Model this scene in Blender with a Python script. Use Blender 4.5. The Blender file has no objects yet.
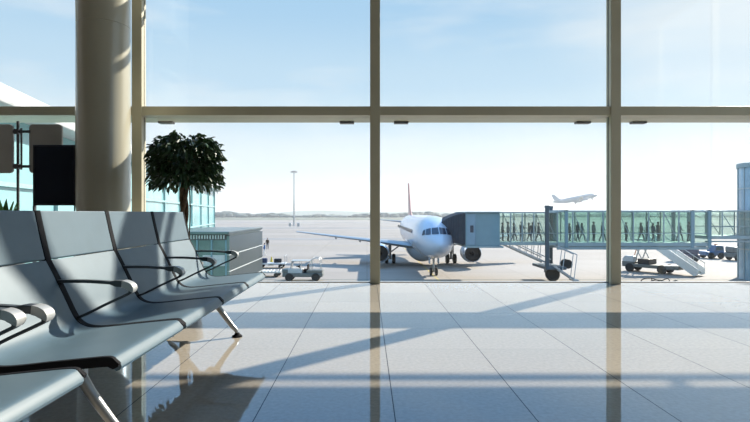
import bpy, bmesh, math, random
from mathutils import Vector, Matrix, Euler
PI = math.pi
R = math.radians
random.seed(7)
scene = bpy.context.scene
COL = scene.collection
FPX, VX, HY, CZ = 525.0, 367.0, 213.5, 0.875     # focal length (px), vanishing point, camera height
APRON = CZ - 5.9


def at(x, y, Y):
    """world point that the photograph shows at pixel (x, y), at depth Y"""
    return Vector(((x - VX) / FPX * Y, Y, CZ - (y - HY) / FPX * Y))


# ------------------------------------------------------------------ materials
MATS = {}


def mat(name, col, rough=0.5, metal=0.0, var=0.08, scale=6.0, bump=0.0, spec=0.5, coat=0.0, trans=0.0, ior=1.5):
    if name in MATS:
        return MATS[name]
    m = bpy.data.materials.new(name)
    m.use_nodes = True
    nt = m.node_tree
    b = nt.nodes['Principled BSDF']
    tc = nt.nodes.new('ShaderNodeTexCoord')
    nz = nt.nodes.new('ShaderNodeTexNoise')
    nz.inputs['Scale'].default_value = scale
    nz.inputs['Detail'].default_value = 3
    nt.links.new(tc.outputs['Object'], nz.inputs['Vector'])
    rp = nt.nodes.new('ShaderNodeValToRGB')
    rp.color_ramp.elements[0].position = 0.3
    rp.color_ramp.elements[1].position = 0.7
    rp.color_ramp.elements[0].color = (*[max(0, c * (1 - var)) for c in col], 1)
    rp.color_ramp.elements[1].color = (*[min(1, c * (1 + var)) for c in col], 1)
    nt.links.new(nz.outputs['Fac'], rp.inputs['Fac'])
    nt.links.new(rp.outputs['Color'], b.inputs['Base Color'])
    b.inputs['Roughness'].default_value = rough
    b.inputs['Metallic'].default_value = metal
    b.inputs['Specular IOR Level'].default_value = spec
    b.inputs['Coat Weight'].default_value = coat
    b.inputs['IOR'].default_value = ior
    if trans:
        b.inputs['Transmission Weight'].default_value = trans
    if bump:
        bp = nt.nodes.new('ShaderNodeBump')
        bp.inputs['Strength'].default_value = bump
        bp.inputs['Distance'].default_value = 0.02
        nt.links.new(nz.outputs['Fac'], bp.inputs['Height'])
        nt.links.new(bp.outputs['Normal'], b.inputs['Normal'])
    MATS[name] = m
    return m


def glass(name, tint, refl=1.0, veil=0.0, veilcol=(1, 1, 1)):
    """thin architectural glass: lets straight light through, mirrors by Fresnel, optional frit/dust film"""
    if name in MATS:
        return MATS[name]
    m = bpy.data.materials.new(name)
    m.use_nodes = True
    nt = m.node_tree
    nt.nodes.remove(nt.nodes['Principled BSDF'])
    out = nt.nodes['Material Output']
    tr = nt.nodes.new('ShaderNodeBsdfTransparent')
    tr.inputs['Color'].default_value = (*tint, 1)
    last = tr
    if veil:
        df = nt.nodes.new('ShaderNodeBsdfDiffuse')
        tc = nt.nodes.new('ShaderNodeTexCoord')
        nz = nt.nodes.new('ShaderNodeTexNoise')
        nz.inputs['Scale'].default_value = 0.7
        nt.links.new(tc.outputs['Object'], nz.inputs['Vector'])
        mx = nt.nodes.new('ShaderNodeMixRGB')
        mx.inputs['Color1'].default_value = (*veilcol, 1)
        mx.inputs['Color2'].default_value = (*[c * .8 for c in veilcol], 1)
        nt.links.new(nz.outputs['Fac'], mx.inputs['Fac'])
        nt.links.new(mx.outputs['Color'], df.inputs['Color'])
        mv = nt.nodes.new('ShaderNodeMixShader')
        mv.inputs['Fac'].default_value = veil
        nt.links.new(tr.outputs[0], mv.inputs[1])
        nt.links.new(df.outputs[0], mv.inputs[2])
        last = mv
    gl = nt.nodes.new('ShaderNodeBsdfGlossy')
    gl.inputs['Roughness'].default_value = 0.0
    fr = nt.nodes.new('ShaderNodeFresnel')
    ge = nt.nodes.new('ShaderNodeNewGeometry')      # same air-side Fresnel on both faces of the pane
    mr = nt.nodes.new('ShaderNodeMapRange')
    mr.inputs['To Min'].default_value = 1.45
    mr.inputs['To Max'].default_value = 1 / 1.45
    nt.links.new(ge.outputs['Backfacing'], mr.inputs['Value'])
    nt.links.new(mr.outputs[0], fr.inputs['IOR'])
    mu = nt.nodes.new('ShaderNodeMath')
    mu.operation = 'MULTIPLY'
    mu.inputs[1].default_value = refl
    nt.links.new(fr.outputs[0], mu.inputs[0])
    ms = nt.nodes.new('ShaderNodeMixShader')
    nt.links.new(mu.outputs[0], ms.inputs['Fac'])
    nt.links.new(last.outputs[0], ms.inputs[1])
    nt.links.new(gl.outputs[0], ms.inputs[2])
    nt.links.new(ms.outputs[0], out.inputs['Surface'])
    MATS[name] = m
    return m


# ------------------------------------------------------------------ mesh builder
class MB:
    def __init__(s):
        s.v, s.f, s.m, s.mi = [], [], [], 0

    def add(s, vs, fs):
        o = len(s.v)
        s.v += [tuple(p) for p in vs]
        s.f += [tuple(i + o for i in f) for f in fs]
        s.m += [s.mi] * len(fs)
        return s

    def box(s, a, b, M=None):
        x0, y0, z0 = a
        x1, y1, z1 = b
        vs = [Vector(p) for p in ((x0, y0, z0), (x1, y0, z0), (x1, y1, z0), (x0, y1, z0), (x0, y0, z1), (x1, y0, z1), (x1, y1, z1), (x0, y1, z1))]
        if M:
            vs = [M @ p for p in vs]
        return s.add(vs, [(0, 3, 2, 1), (4, 5, 6, 7), (0, 1, 5, 4), (1, 2, 6, 5), (2, 3, 7, 6), (3, 0, 4, 7)])

    def cbox(s, c, d, M=None):
        return s.box([c[i] - d[i] / 2 for i in range(3)], [c[i] + d[i] / 2 for i in range(3)], M)

    def bar(s, p, q, w, h=None):
        """rectangular bar from p to q"""
        h = h or w
        p, q = Vector(p), Vector(q)
        d = (q - p).normalized()
        up = Vector((0, 0, 1)) if abs(d.z) < .95 else Vector((0, 1, 0))
        a = d.cross(up).normalized()
        b = a.cross(d).normalized()
        vs = []
        for c in (p, q):
            for (i, j) in ((-1, -1), (1, -1), (1, 1), (-1, 1)):
                vs.append(c + a * i * w / 2 + b * j * h / 2)
        return s.add(vs, [(3, 2, 1, 0), (4, 5, 6, 7), (0, 1, 5, 4), (1, 2, 6, 5), (2, 3, 7, 6), (3, 0, 4, 7)])

    def tube(s, pts, r, n=10, caps=True):
        pts = [Vector(p) for p in pts]
        rs = r if isinstance(r, (list, tuple)) else [r] * len(pts)
        prev = None
        rings = []
        for i, p in enumerate(pts):
            d = (pts[min(i + 1, len(pts) - 1)] - pts[max(i - 1, 0)]).normalized()
            if prev is None:
                a = d.cross(Vector((0, 0, 1)) if abs(d.z) < .9 else Vector((0, 1, 0))).normalized()
            else:
                a = (prev - d * prev.dot(d)).normalized()
            prev = a
            b = d.cross(a)
            rings.append([p + (a * math.cos(2 * PI * k / n) + b * math.sin(2 * PI * k / n)) * rs[i] for k in range(n)])
        return s.rings(rings, caps)

    def rings(s, rings, caps=True, closed=True):
        n = len(rings[0])
        vs = [p for rg in rings for p in rg]
        fs = []
        for i in range(len(rings) - 1):
            for k in range(n if closed else n - 1):
                k2 = (k + 1) % n
                fs.append((i * n + k, i * n + k2, (i + 1) * n + k2, (i + 1) * n + k))
        if caps:
            fs.append(tuple(range(n - 1, -1, -1)))
            fs.append(tuple((len(rings) - 1) * n + k for k in range(n)))
        return s.add(vs, fs)

    def lathe(s, prof, c=(0, 0, 0), axis='z', n=32, caps=True):
        c = Vector(c)
        rings = []
        for r, h in prof:
            rg = []
            for k in range(n):
                t = 2 * PI * k / n
                u, v = r * math.cos(t), r * math.sin(t)
                rg.append(c + Vector({'z': (u, v, h), 'y': (u, h, v), 'x': (h, u, v)}[axis]))
            rings.append(rg)
        return s.rings(rings, caps)

    def prism(s, poly, a, b, axis='y'):
        def P(u, v, h):
            return {'y': (u, h, v), 'x': (h, u, v), 'z': (u, v, h)}[axis]
        n = len(poly)
        vs = [P(u, v, a) for u, v in poly] + [P(u, v, b) for u, v in poly]
        fs = [tuple(range(n)), tuple(range(2 * n - 1, n - 1, -1))]
        for k in range(n):
            k2 = (k + 1) % n
            fs.append((k2, k, n + k, n + k2))
        return s.add(vs, fs)

    def ball(s, c, r, n=12, m=8):
        c = Vector(c)
        rr = r if isinstance(r, (tuple, list)) else (r, r, r)
        rings = []
        for i in range(m + 1):
            ph = -PI / 2 + PI * (i * .98 + .01 * m) / m
            rings.append([c + Vector((rr[0] * math.cos(ph) * math.cos(2 * PI * k / n), rr[1] * math.cos(ph) * math.sin(2 * PI * k / n), rr[2] * math.sin(ph))) for k in range(n)])
        return s.rings(rings)

    def mesh(s, name, mats, smooth=None, recalc=True):
        me = bpy.data.meshes.new(name)
        me.from_pydata(s.v, [], s.f)
        for q in (mats if isinstance(mats, (list, tuple)) else [mats]):
            me.materials.append(q)
        me.polygons.foreach_set('material_index', s.m)
        if recalc:
            bm = bmesh.new()
            bm.from_mesh(me)
            bmesh.ops.recalc_face_normals(bm, faces=bm.faces)
            bm.to_mesh(me)
            bm.free()
        if smooth is not None:
            me.polygons.foreach_set('use_smooth', [True] * len(me.polygons))
            me.set_sharp_from_angle(angle=R(smooth))
        me.update()
        return me

    def build(s, name, mats, parent=None, smooth=None, bevel=0, recalc=True, seg=2):
        o = bpy.data.objects.new(name, s.mesh(name, mats, smooth, recalc))
        COL.objects.link(o)
        if parent is not None:
            o.parent = parent
        if bevel:
            md = o.modifiers.new('Bevel', 'BEVEL')
            md.width = bevel
            md.segments = seg
            md.limit_method = 'ANGLE'
            md.angle_limit = R(40)
        return o


def tag(o, label, cat, group=None, kind=None):
    o['label'] = label
    o['category'] = cat
    if group:
        o['group'] = group
    if kind:
        o['kind'] = kind
    return o


def thing(name, loc, label, cat, rz=0.0, group=None, kind=None):
    o = bpy.data.objects.new(name, None)
    o.empty_display_size = .2
    COL.objects.link(o)
    o.location = loc
    o.rotation_euler = (0, 0, rz)
    return tag(o, label, cat, group, kind)


def copy_tree(o, parent=None):
    c = o.copy()
    COL.objects.link(c)
    if parent is not None:
        c.parent = parent
    for ch in list(o.children):
        copy_tree(ch, c)
    return c


def cyl(b, c, r, h, axis='z', n=24):
    return b.lathe([(r, -h / 2), (r, h / 2)], c, axis, n)


def catmull(pts, sub=5):
    P = [Vector(p) for p in pts]
    out = []
    for i in range(len(P) - 1):
        p0, p1, p2, p3 = P[max(i - 1, 0)], P[i], P[i + 1], P[min(i + 2, len(P) - 1)]
        for k in range(sub):
            t = k / sub
            out.append(.5 * ((2 * p1) + (-p0 + p2) * t + (2 * p0 - 5 * p1 + 4 * p2 - p3) * t * t + (-p0 + 3 * p1 - 3 * p2 + p3) * t ** 3))
    out.append(P[-1])
    return out


# ------------------------------------------------------------------ material library
FRAME = mat('warm_grey_aluminium', (.42, .39, .285), .42, .1, .04, 3)
FRAME_DARK = mat('dark_gasket', (.03, .03, .03), .6)
COLUMN = mat('cream_painted_steel', (.37, .345, .26), .28, 0, .03, 1.5, coat=.8)
PLASTER = mat('grey_plaster', (.12, .12, .125), .8, 0, .04, 2)
GLASS = glass('clear_window_glass', (.97, .985, .985), .8)
SEAT = mat('grey_moulded_seat', (.076, .120, .150), .45, 0, .05, 9, spec=.4)
TRIM = mat('black_edge_trim', (.006, .006, .008), .8, spec=.15)
ALU = mat('brushed_aluminium', (.62, .62, .60), .3, .9, .05, 30)
LEGM = mat('grey_leg_metal', (.33, .33, .32), .35, .8)
CAP = mat('pale_metal_cap', (.38, .38, .37), .4, .4)
ARM = mat('dark_grey_armrest', (.055, .06, .065), .35, .3)
ALU_D = mat('dark_anodised', (.10, .10, .105), .4, .6)
BLACK = mat('black_plastic', (.008, .009, .013), .5)
SIGN = mat('grey_sign_panel', (.30, .29, .27), .55, 0, .05, 4)
LEAF = mat('dark_green_leaf', (.03, .065, .022), .38, 0, .5, 12)
BARK = mat('brown_bark', (.10, .06, .03), .85, 0, .4, 40, bump=.6)
SOIL = mat('dark_soil', (.05, .035, .025), .95, 0, .4, 40, bump=.5)
STEEL = mat('satin_steel_panel', (.15, .18, .185), .28, .75, .06, 5)
PGLASS = mat('green_back_painted_glass', (.085, .14, .13), .06, 0, .15, 3, spec=.8)
POT = mat('grey_pot', (.2, .2, .2), .6)
WHITE = mat('white_aircraft_paint', (.42, .48, .57), .22, 0, .02, 1, coat=.3)
WINGM = mat('grey_wing_paint', (.27, .30, .33), .35, .2, .05, 2)
FINM = mat('red_tail_paint', (.46, .22, .20), .3, 0, .05, 1)
COCKPIT = mat('dark_blue_cockpit_glass', (.012, .03, .06), .06, 0, .1, 2)
NAC = mat('blue_grey_nacelle', (.40, .46, .52), .3, .1, .04, 2)
LIP = mat('bare_metal_lip', (.75, .76, .78), .2, .9)
FAN = mat('dark_fan', (.03, .03, .035), .4, .5)
TYRE = mat('black_tyre', (.02, .02, .02), .8)
BLUEGREY = mat('blue_grey_cladding', (.20, .30, .38), .45, .1, .05, 2)
BELLOW = mat('dark_bellows_fabric', (.025, .033, .048), .8, 0, .15, 3)
DARKSTEEL = mat('dark_blue_steel', (.06, .09, .11), .5, .2)
TEALC = mat('teal_cladding', (.16, .27, .32), .4, .1, .05, 2)
BRIDGEF = mat('bridge_grey_green_steel', (.27, .35, .37), .5, .2, .06, 2)
TGLASS = glass('green_tunnel_glass', (.87, .93, .91), .8, .05, (.42, .5, .49))
TGLASS2 = glass('deeper_green_tunnel_glass', (.77, .885, .85), .8, .06, (.36, .48, .46))
WINGGLASS = mat('teal_facade_glass', (.22, .42, .44), .15, 0, .22, .6, spec=.4)
PIERW = mat('white_pier_roof', (.48, .50, .51), .6)
PIERF = mat('pale_pier_frame', (.26, .44, .46), .5)
WHITEP = mat('white_vehicle_paint', (.45, .46, .46), .4)
STAIRW = mat('bright_white_stair_paint', (.72, .73, .72), .4)
GREYP = mat('grey_vehicle_paint', (.13, .14, .135), .5, .2)
BLUEP = mat('blue_vehicle_paint', (.05, .12, .22), .4)
PURPLEP = mat('dark_violet_grey_paint', (.08, .08, .11), .4)
YELLOW = mat('yellow_hivis', (.55, .42, .06), .7)
ORANGE = mat('orange_paint', (.6, .18, .06), .6)
VGLASS = mat('vehicle_glass', (.05, .09, .11), .08)
GALV = mat('galvanised_steel', (.45, .46, .46), .45, .6)
SKIN = mat('skin_tone', (.45, .28, .2), .6)
SCREENM = mat('dark_screen_glass', (.008, .011, .02), .18)


# ------------------------------------------------------------------ the setting
def floor_material():
    m = bpy.data.materials.new('polished_stone_tile')
    m.use_nodes = True
    nt = m.node_tree
    b = nt.nodes['Principled BSDF']
    L = nt.links.new
    tc = nt.nodes.new('ShaderNodeTexCoord')
    sp = nt.nodes.new('ShaderNodeSeparateXYZ')
    L(tc.outputs['Object'], sp.inputs[0])

    def math_(op, a, bb=None):
        n = nt.nodes.new('ShaderNodeMath')
        n.operation = op
        for i, q in enumerate((a, bb)):
            if q is None:
                continue
            if isinstance(q, (int, float)):
                n.inputs[i].default_value = q
            else:
                L(q, n.inputs[i])
        return n.outputs[0]

    def joint(out, off, w):
        t = math_('DIVIDE', math_('SUBTRACT', out, off), .6)
        fr = math_('FRACT', t)
        d = math_('ABSOLUTE', math_('SUBTRACT', fr, .5))
        return math_('GREATER_THAN', d, .5 - w / .6 / 2)
    jx = joint(sp.outputs['X'], .12, .0045)
    jy = joint(sp.outputs['Y'], 3.39, .003)
    jj = math_('MAXIMUM', jx, math_('MULTIPLY', jy, .55))
    # tone per tile
    ix = math_('FLOOR', math_('DIVIDE', math_('SUBTRACT', sp.outputs['X'], .12), .6))
    iy = math_('FLOOR', math_('DIVIDE', math_('SUBTRACT', sp.outputs['Y'], 3.39), .6))
    cv = nt.nodes.new('ShaderNodeCombineXYZ')
    L(ix, cv.inputs[0])
    L(iy, cv.inputs[1])
    wn = nt.nodes.new('ShaderNodeTexWhiteNoise')
    L(cv.outputs[0], wn.inputs['Vector'])
    nz = nt.nodes.new('ShaderNodeTexNoise')
    nz.inputs['Scale'].default_value = 45
    nz.inputs['Detail'].default_value = 6
    L(tc.outputs['Object'], nz.inputs['Vector'])
    rp = nt.nodes.new('ShaderNodeValToRGB')
    rp.color_ramp.elements[0].position = .3
    rp.color_ramp.elements[1].position = .7
    rp.color_ramp.elements[0].color = (.385, .335, .275, 1)
    rp.color_ramp.elements[1].color = (.465, .41, .335, 1)
    L(nz.outputs['Fac'], rp.inputs['Fac'])
    hsv = nt.nodes.new('ShaderNodeHueSaturation')
    L(rp.outputs['Color'], hsv.inputs['Color'])
    L(math_('ADD', math_('MULTIPLY', wn.outputs['Value'], .10), .95), hsv.inputs['Value'])
    mx = nt.nodes.new('ShaderNodeMixRGB')
    L(jj, mx.inputs['Fac'])
    L(hsv.outputs['Color'], mx.inputs['Color1'])
    mx.inputs['Color2'].default_value = (.06, .06, .065, 1)
    L(mx.outputs['Color'], b.inputs['Base Color'])
    L(math_('ADD', math_('MULTIPLY', jj, .4), .03), b.inputs['Roughness'])
    b.inputs['IOR'].default_value = 2.6
    b.inputs['Specular Tint'].default_value = (.0, .36, .80, 1)
    b.inputs['Coat Weight'].default_value = .25
    b.inputs['Coat Roughness'].default_value = .02
    b.inputs['Coat Tint'].default_value = (.97, .99, 1, 1)
    L(math_('MULTIPLY', math_('SUBTRACT', 1.0, jj), .5), b.inputs['Specular IOR Level'])
    # faint waviness of the polish, tile by tile
    n2 = nt.nodes.new('ShaderNodeTexNoise')
    n2.inputs['Scale'].default_value = 2.2
    L(tc.outputs['Object'], n2.inputs['Vector'])
    bp = nt.nodes.new('ShaderNodeBump')
    bp.inputs['Strength'].default_value = .02
    bp.inputs['Distance'].default_value = .02
    L(n2.outputs['Fac'], bp.inputs['Height'])
    L(bp.outputs['Normal'], b.inputs['Normal'])
    return m


def apron_material():
    m = bpy.data.materials.new('concrete_apron')
    m.use_nodes = True
    nt = m.node_tree
    b = nt.nodes['Principled BSDF']
    L = nt.links.new
    tc = nt.nodes.new('ShaderNodeTexCoord')
    mp = nt.nodes.new('ShaderNodeMapping')
    mp.inputs['Scale'].default_value = (.010, .055, 1)
    L(tc.outputs['Object'], mp.inputs[0])
    nz = nt.nodes.new('ShaderNodeTexNoise')
    nz.inputs['Scale'].default_value = 1
    nz.inputs['Detail'].default_value = 5
    L(mp.outputs[0], nz.inputs['Vector'])
    rp = nt.nodes.new('ShaderNodeValToRGB')
    rp.color_ramp.elements[0].position = .35
    rp.color_ramp.elements[1].position = .65
    rp.color_ramp.elements[0].color = (.215, .187, .163, 1)
    rp.color_ramp.elements[1].color = (.295, .262, .232, 1)
    L(nz.outputs['Fac'], rp.inputs['Fac'])
    br = nt.nodes.new('ShaderNodeTexBrick')
    br.offset = 0
    br.inputs['Scale'].default_value = 1
    br.inputs['Mortar Size'].default_value = .05
    br.inputs['Brick Width'].default_value = 7.5
    br.inputs['Row Height'].default_value = 7.5
    br.inputs['Color1'].default_value = (1, 1, 1, 1)
    br.inputs['Color2'].default_value = (.94, .94, .94, 1)
    br.inputs['Mortar'].default_value = (.72, .70, .68, 1)
    L(tc.outputs['Object'], br.inputs['Vector'])
    mx = nt.nodes.new('ShaderNodeMixRGB')
    mx.blend_type = 'MULTIPLY'
    mx.inputs['Fac'].default_value = 1
    L(rp.outputs['Color'], mx.inputs['Color1'])
    L(br.outputs['Color'], mx.inputs['Color2'])
    L(mx.outputs['Color'], b.inputs['Base Color'])
    b.inputs['Roughness'].default_value = .85
    return m


def S(o, label, cat):
    return tag(o, label, cat, None, 'structure')


FY = 6.69      # where the floor meets the glass
S(MB().box((-9.2, -5, -.3), (10.2, FY + .1, 0)).build('floor', floor_material()), 'polished pale stone tile floor mirroring the windows', 'floor')
S(MB().box((-9.2, -5.2, 7.6), (10.2, 6.5, 7.8)).build('ceiling', PLASTER), 'high grey ceiling of the departure hall', 'ceiling')
S(MB().box((-9.2, -5.2, -.3), (10.2, -5, 7.6)).build('wall_back', PLASTER), 'plain grey wall behind the seating', 'wall')
S(MB().box((-9.4, -5.2, -.3), (-9.2, FY + .1, 7.8)).build('wall_left', PLASTER), 'plain grey side wall beyond the plant', 'wall')
o = MB().box((10.2, -5.2, -.3), (10.4, FY + .1, .02)).box((10.2, -5.2, 7.5), (10.4, FY + .1, 7.8))  # unseen side wall, glazed to add blue sky fill on seats and floor
for k in range(5):
    o.box((10.2, -5.2 + 2.95 * k, .02), (10.4, -5.08 + 2.95 * k, 7.5))
o.box((10.2, -5.2, 2.094), (10.4, FY, 2.206))
S(o.build('wall_right', FRAME), 'unseen side wall opposite the seating, beige frames opened for added sky fill', 'wall')
S(MB().box((10.29, -5.1, .02), (10.302, FY, 2.094)).box((10.29, -5.1, 2.206), (10.302, FY, 7.5)).build('window_19', GLASS), 'unseen clear glazing added in the side wall for sky fill', 'window')

MUX = [-8.81, -5.84, -2.853, .10, 3.085, 6.04, 9.01]
mull_lab = {-2.853: 'beige vertical mullion just behind the round column', .10: 'beige vertical mullion in front of the wing of the parked airliner',
            3.085: 'beige vertical mullion crossing the glass jet bridge', 6.04: 'beige vertical mullion nearest the far side wall',
            -5.84: 'beige vertical mullion beyond the black display board', -8.81: 'beige vertical mullion at the plain end wall behind the plant', 9.01: 'beige vertical mullion last before the side wall'}
n = 0
for i, x in enumerate(MUX):
    n += 1
    b = MB().box((x - .062, 6.5, 0), (x + .062, 6.57, 7.6))
    b.mi = 1
    b.box((x - .028, 6.57, 0), (x + .028, 6.672, 7.6))
    b.mi = 0
    b.box((x - .02, 6.69, 0), (x + .02, 6.73, 7.6))
    o = b.build('trim_%d' % n, [FRAME, FRAME_DARK], bevel=.004)
    S(o, mull_lab[x], 'mullion')

# deep transom: inner face flush with the mullions, carried out beyond the glass
n += 1
b = MB()
tro = None
b.box((-9.2, 6.515, 2.094), (10.2, 7.05, 2.206))
tro = b.build('trim_%d' % n, FRAME, bevel=.006)
S(tro, 'long horizontal transom beam crossing the whole window wall', 'transom')
for px in (167, 347, 401, 582, 637.5):
    X = (px - VX) / FPX * 7.0
    MB().box((X - .095, 6.93, 2.068), (X + .095, 7.03, 2.096)).build('bracket', ALU_D, tro, bevel=.005)
n += 1
b = MB().box((-9.2, 6.52, 3.86), (10.2, 7.08, 3.90)).box((-9.2, 7.19, 3.86), (10.2, 7.28, 3.90))
for x in MUX:
    b.box((x - .03, 7.0, 3.865), (x + .03, 7.25, 3.895))
S(b.build('trim_%d' % n, FRAME), 'upper horizontal sun-shade ledge over the window wall', 'ledge')
n += 1
S(MB().box((-9.2, 6.66, 0), (10.2, 6.70, .006)).build('trim_%d' % n, ALU_D), 'thin dark sill channel along the foot of the glass', 'sill')
w = 0
for i in range(len(MUX) - 1):
    for z0, z1, nm in ((.006, 2.094, 'lower'), (2.206, 3.86, 'upper'), (3.90, 7.6, 'top')):
        w += 1
        o = MB().box((MUX[i] + .01, 6.675, z0), (MUX[i + 1] - .01, 6.687, z1)).build('window_%d' % w, GLASS)
        place = ['beside the plain end wall', 'behind the display board', 'behind the bushy indoor tree', 'in front of the airliner and jet bridge',
                 'in front of the stair truck', 'beside the far side wall'][i]
        S(o, 'clear %s window pane %s' % (nm, place), 'window')

# round column
b = MB().lathe([(.295, 0), (.295, .09), (.277, .10), (.272, .11), (.272, 2.9), (.268, 2.902), (.268, 2.908), (.272, 2.91), (.272, 7.6)], (-2.875, 5.73, 0), 'z', 64)
S(b.build('pillar', COLUMN, smooth=35), 'thick round cream column beside the window wall', 'column')


# ------------------------------------------------------------------ benches
def offset_profile(top, th):
    """closed polygon: top line and the same line pushed back by th (callable of t)"""
    low = []
    nT = len(top)
    for i, p in enumerate(top):
        d = (top[min(i + 1, nT - 1)] - top[max(i - 1, 0)]).normalized()
        nn = Vector((d.y, -d.x))          # to the underside for a line running front -> back
        low.append(p - nn * th(i / (nT - 1)))
    return low


PAN = catmull([(-.795, .412), (-.815, .422), (-.90, .415), (-1.0, .405), (-1.10, .394), (-1.16, .391), (-1.203, .399), (-1.235, .421), (-1.257, .456), (-1.278, .50), (-1.322, .592), (-1.365, .675)], 4)
PAN = [Vector((p.x, p.y)) for p in PAN]
UP = [Vector((p.x, p.y)) for p in catmull([(-1.366, .679), (-1.390, .78), (-1.413, .888)], 4)]


def make_bench(y_ends, seats, label, leg_seats, extra_arm=None, back=0.0):
    y0 = y_ends[0]
    root = thing('airport_bench', (-1.1 + back, (y_ends[0] + y_ends[-1]) / 2, 0), label, 'bench', 0, 'rows of grey departure gate seating')
    ox, oy = -1.1, (y_ends[0] + y_ends[-1]) / 2

    def sh(p):
        return (p[0] - ox, p[1])
    pan_low = offset_profile(PAN, lambda t: -.032)
    up_low = offset_profile(UP, lambda t: -.030)
    # make sure the offset goes below / behind
    if pan_low[10].y > PAN[10].y:
        pan_low = offset_profile(PAN, lambda t: .032)
        up_low = offset_profile(UP, lambda t: .030)
    # round the front lip
    lip = [Vector((-.783, .398)), Vector((-.780, .388)), Vector((-.785, .378)), Vector((-.797, .373))]
    pan_poly = [sh(p) for p in list(reversed(PAN)) + lip + pan_low[4:]]
    up_poly = [sh(p) for p in list(reversed(UP)) + up_low]
    g = .019
    for k in range(seats):
        a, c = y_ends[k] - oy + g, y_ends[k + 1] - oy - g
        MB().prism(pan_poly, a, c).build('seat', SEAT, root, smooth=35)
        MB().prism(up_poly, a, c).build('backrest', SEAT, root, bevel=.005, seg=2)
    # black side trims
    inset = -.0015
    tl = [Vector((p.x, p.y)) for p in PAN + UP]
    top_in = offset_profile(tl, lambda t: inset)
    lo_out = offset_profile(tl, lambda t: .030)
    if lo_out[10].y > tl[10].y:
        top_in = offset_profile(tl, lambda t: -inset)
        lo_out = offset_profile(tl, lambda t: -.030)
    tp = [sh(p) for p in list(reversed(top_in)) + [Vector((-.781, .402)), Vector((-.784, .392)), Vector((-.80, .384))] + lo_out[4:]]
    for k in range(seats + 1):
        y = y_ends[k] - oy
        a, c = y - g + .001, y + g - .001
        if k == 0:
            a, c = y + .002, y + g - .001
        elif k == seats:
            a, c = y - g + .001, y - .002
        MB().prism(tp, a, c).build('side_trim', TRIM, root, smooth=35)
    # armrests: a flat loop rising from the back, forward, round the front and back down
    arm_y = [y - oy for y in y_ends]
    if extra_arm is not None:
        arm_y[extra_arm[0]] = extra_arm[1] - oy
    path = catmull([(-1.335, .585), (-1.20, .585), (-1.07, .577), (-1.028, .572), (-1.008, .558), (-1.012, .538), (-1.04, .522), (-1.12, .485), (-1.20, .445), (-1.25, .425)], 4)
    for k in range(seats + 1):
        y = arm_y[k]
        pts = [Vector((p.x, p.y)) for p in path]
        nP = len(pts)

        def loop(i0, i1, th_, hw_, grow=0.0):
            rings = []
            for i in range(i0, i1):
                p = pts[i]
                d = (pts[min(i + 1, nP - 1)] - pts[max(i - 1, 0)]).normalized()
                nn = Vector((-d.y, d.x))
                t = th_(i) + grow
                w_ = hw_(i) + grow
                o_, i_ = p + nn * t, p - nn * t
                rings.append([(o_.x - ox, y - w_, o_.y), (o_.x - ox, y + w_, o_.y), (i_.x - ox, y + w_, i_.y), (i_.x - ox, y - w_, i_.y)])
            return MB().rings(rings)

        def thk(i):
            return .0065 if i < 8 else (.013 if i < 17 else max(.0055, .013 - .0018 * (i - 17)))

        def wid(i):
            return .015 if i < 8 else (.021 if i < 17 else max(.008, .021 - .003 * (i - 17)))
        arm = loop(0, nP, thk, wid).build('armrest', ARM, root, smooth=40, bevel=.003)
        cp = loop(10, 20, thk, wid, .0015).build('end_cap', CAP, arm, smooth=40, bevel=.004)
        cp['label'] = 'pale metal end cap of the dark armrest'
    # beam, hangers
    ya, yb = y_ends[0] - oy + .06, y_ends[-1] - oy - .06
    MB().box((-1.20 - ox, ya, .285), (-1.11 - ox, yb, .335)).build('beam', ALU_D, root, bevel=.008)
    for y in y_ends:
        yy = min(max(y - oy, ya + .03), yb - .03)
        MB().prism([(-1.21 - ox, .335), (-1.06 - ox, .335), (-.98 - ox, .362), (-1.21 - ox, .352)], yy - .02, yy + .02).build('hanger', ALU_D, root)
    for yl in leg_seats:
        y = yl - oy
        l = MB()
        pts = catmull([(-1.10 - ox, y, .285), (-1.05 - ox, y, .20), (-.965 - ox, y, .085), (-.930 - ox, y, .045), (-.922 - ox, y, .012)], 4)
        l.tube(pts, [.024 - .012 * i / (len(pts) - 1) for i in range(len(pts))], 12)
        pts = catmull([(-1.19 - ox, y, .285), (-1.25 - ox, y, .20), (-1.35 - ox, y, .085), (-1.395 - ox, y, .045), (-1.41 - ox, y, .012)], 4)
        l.tube(pts, [.024 - .012 * i / (len(pts) - 1) for i in range(len(pts))], 12)
        l.cbox((-1.15 - ox, y, .285), (.15, .07, .06))
        lg = l.build('leg', LEGM, root, smooth=50)
        for xf in (-.922, -1.41):
            f = MB().lathe([(.036, 0), (.036, .008), (.022, .016), (.014, .03)], (xf - ox, y, 0), 'z', 20)
            f.build('foot', TRIM, lg, smooth=40)
    return root


make_bench([1.65, 2.25, 2.85, 3.45, 4.05], 4, 'row of four grey moulded seats running up to the window, whole row', (1.99, 3.73))
make_bench([-.25, .35, .95, 1.55], 3, 'grey moulded seat row cut by the picture edge, closest to the viewer', (.05, 1.17), (3, 1.578), -.045)

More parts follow.
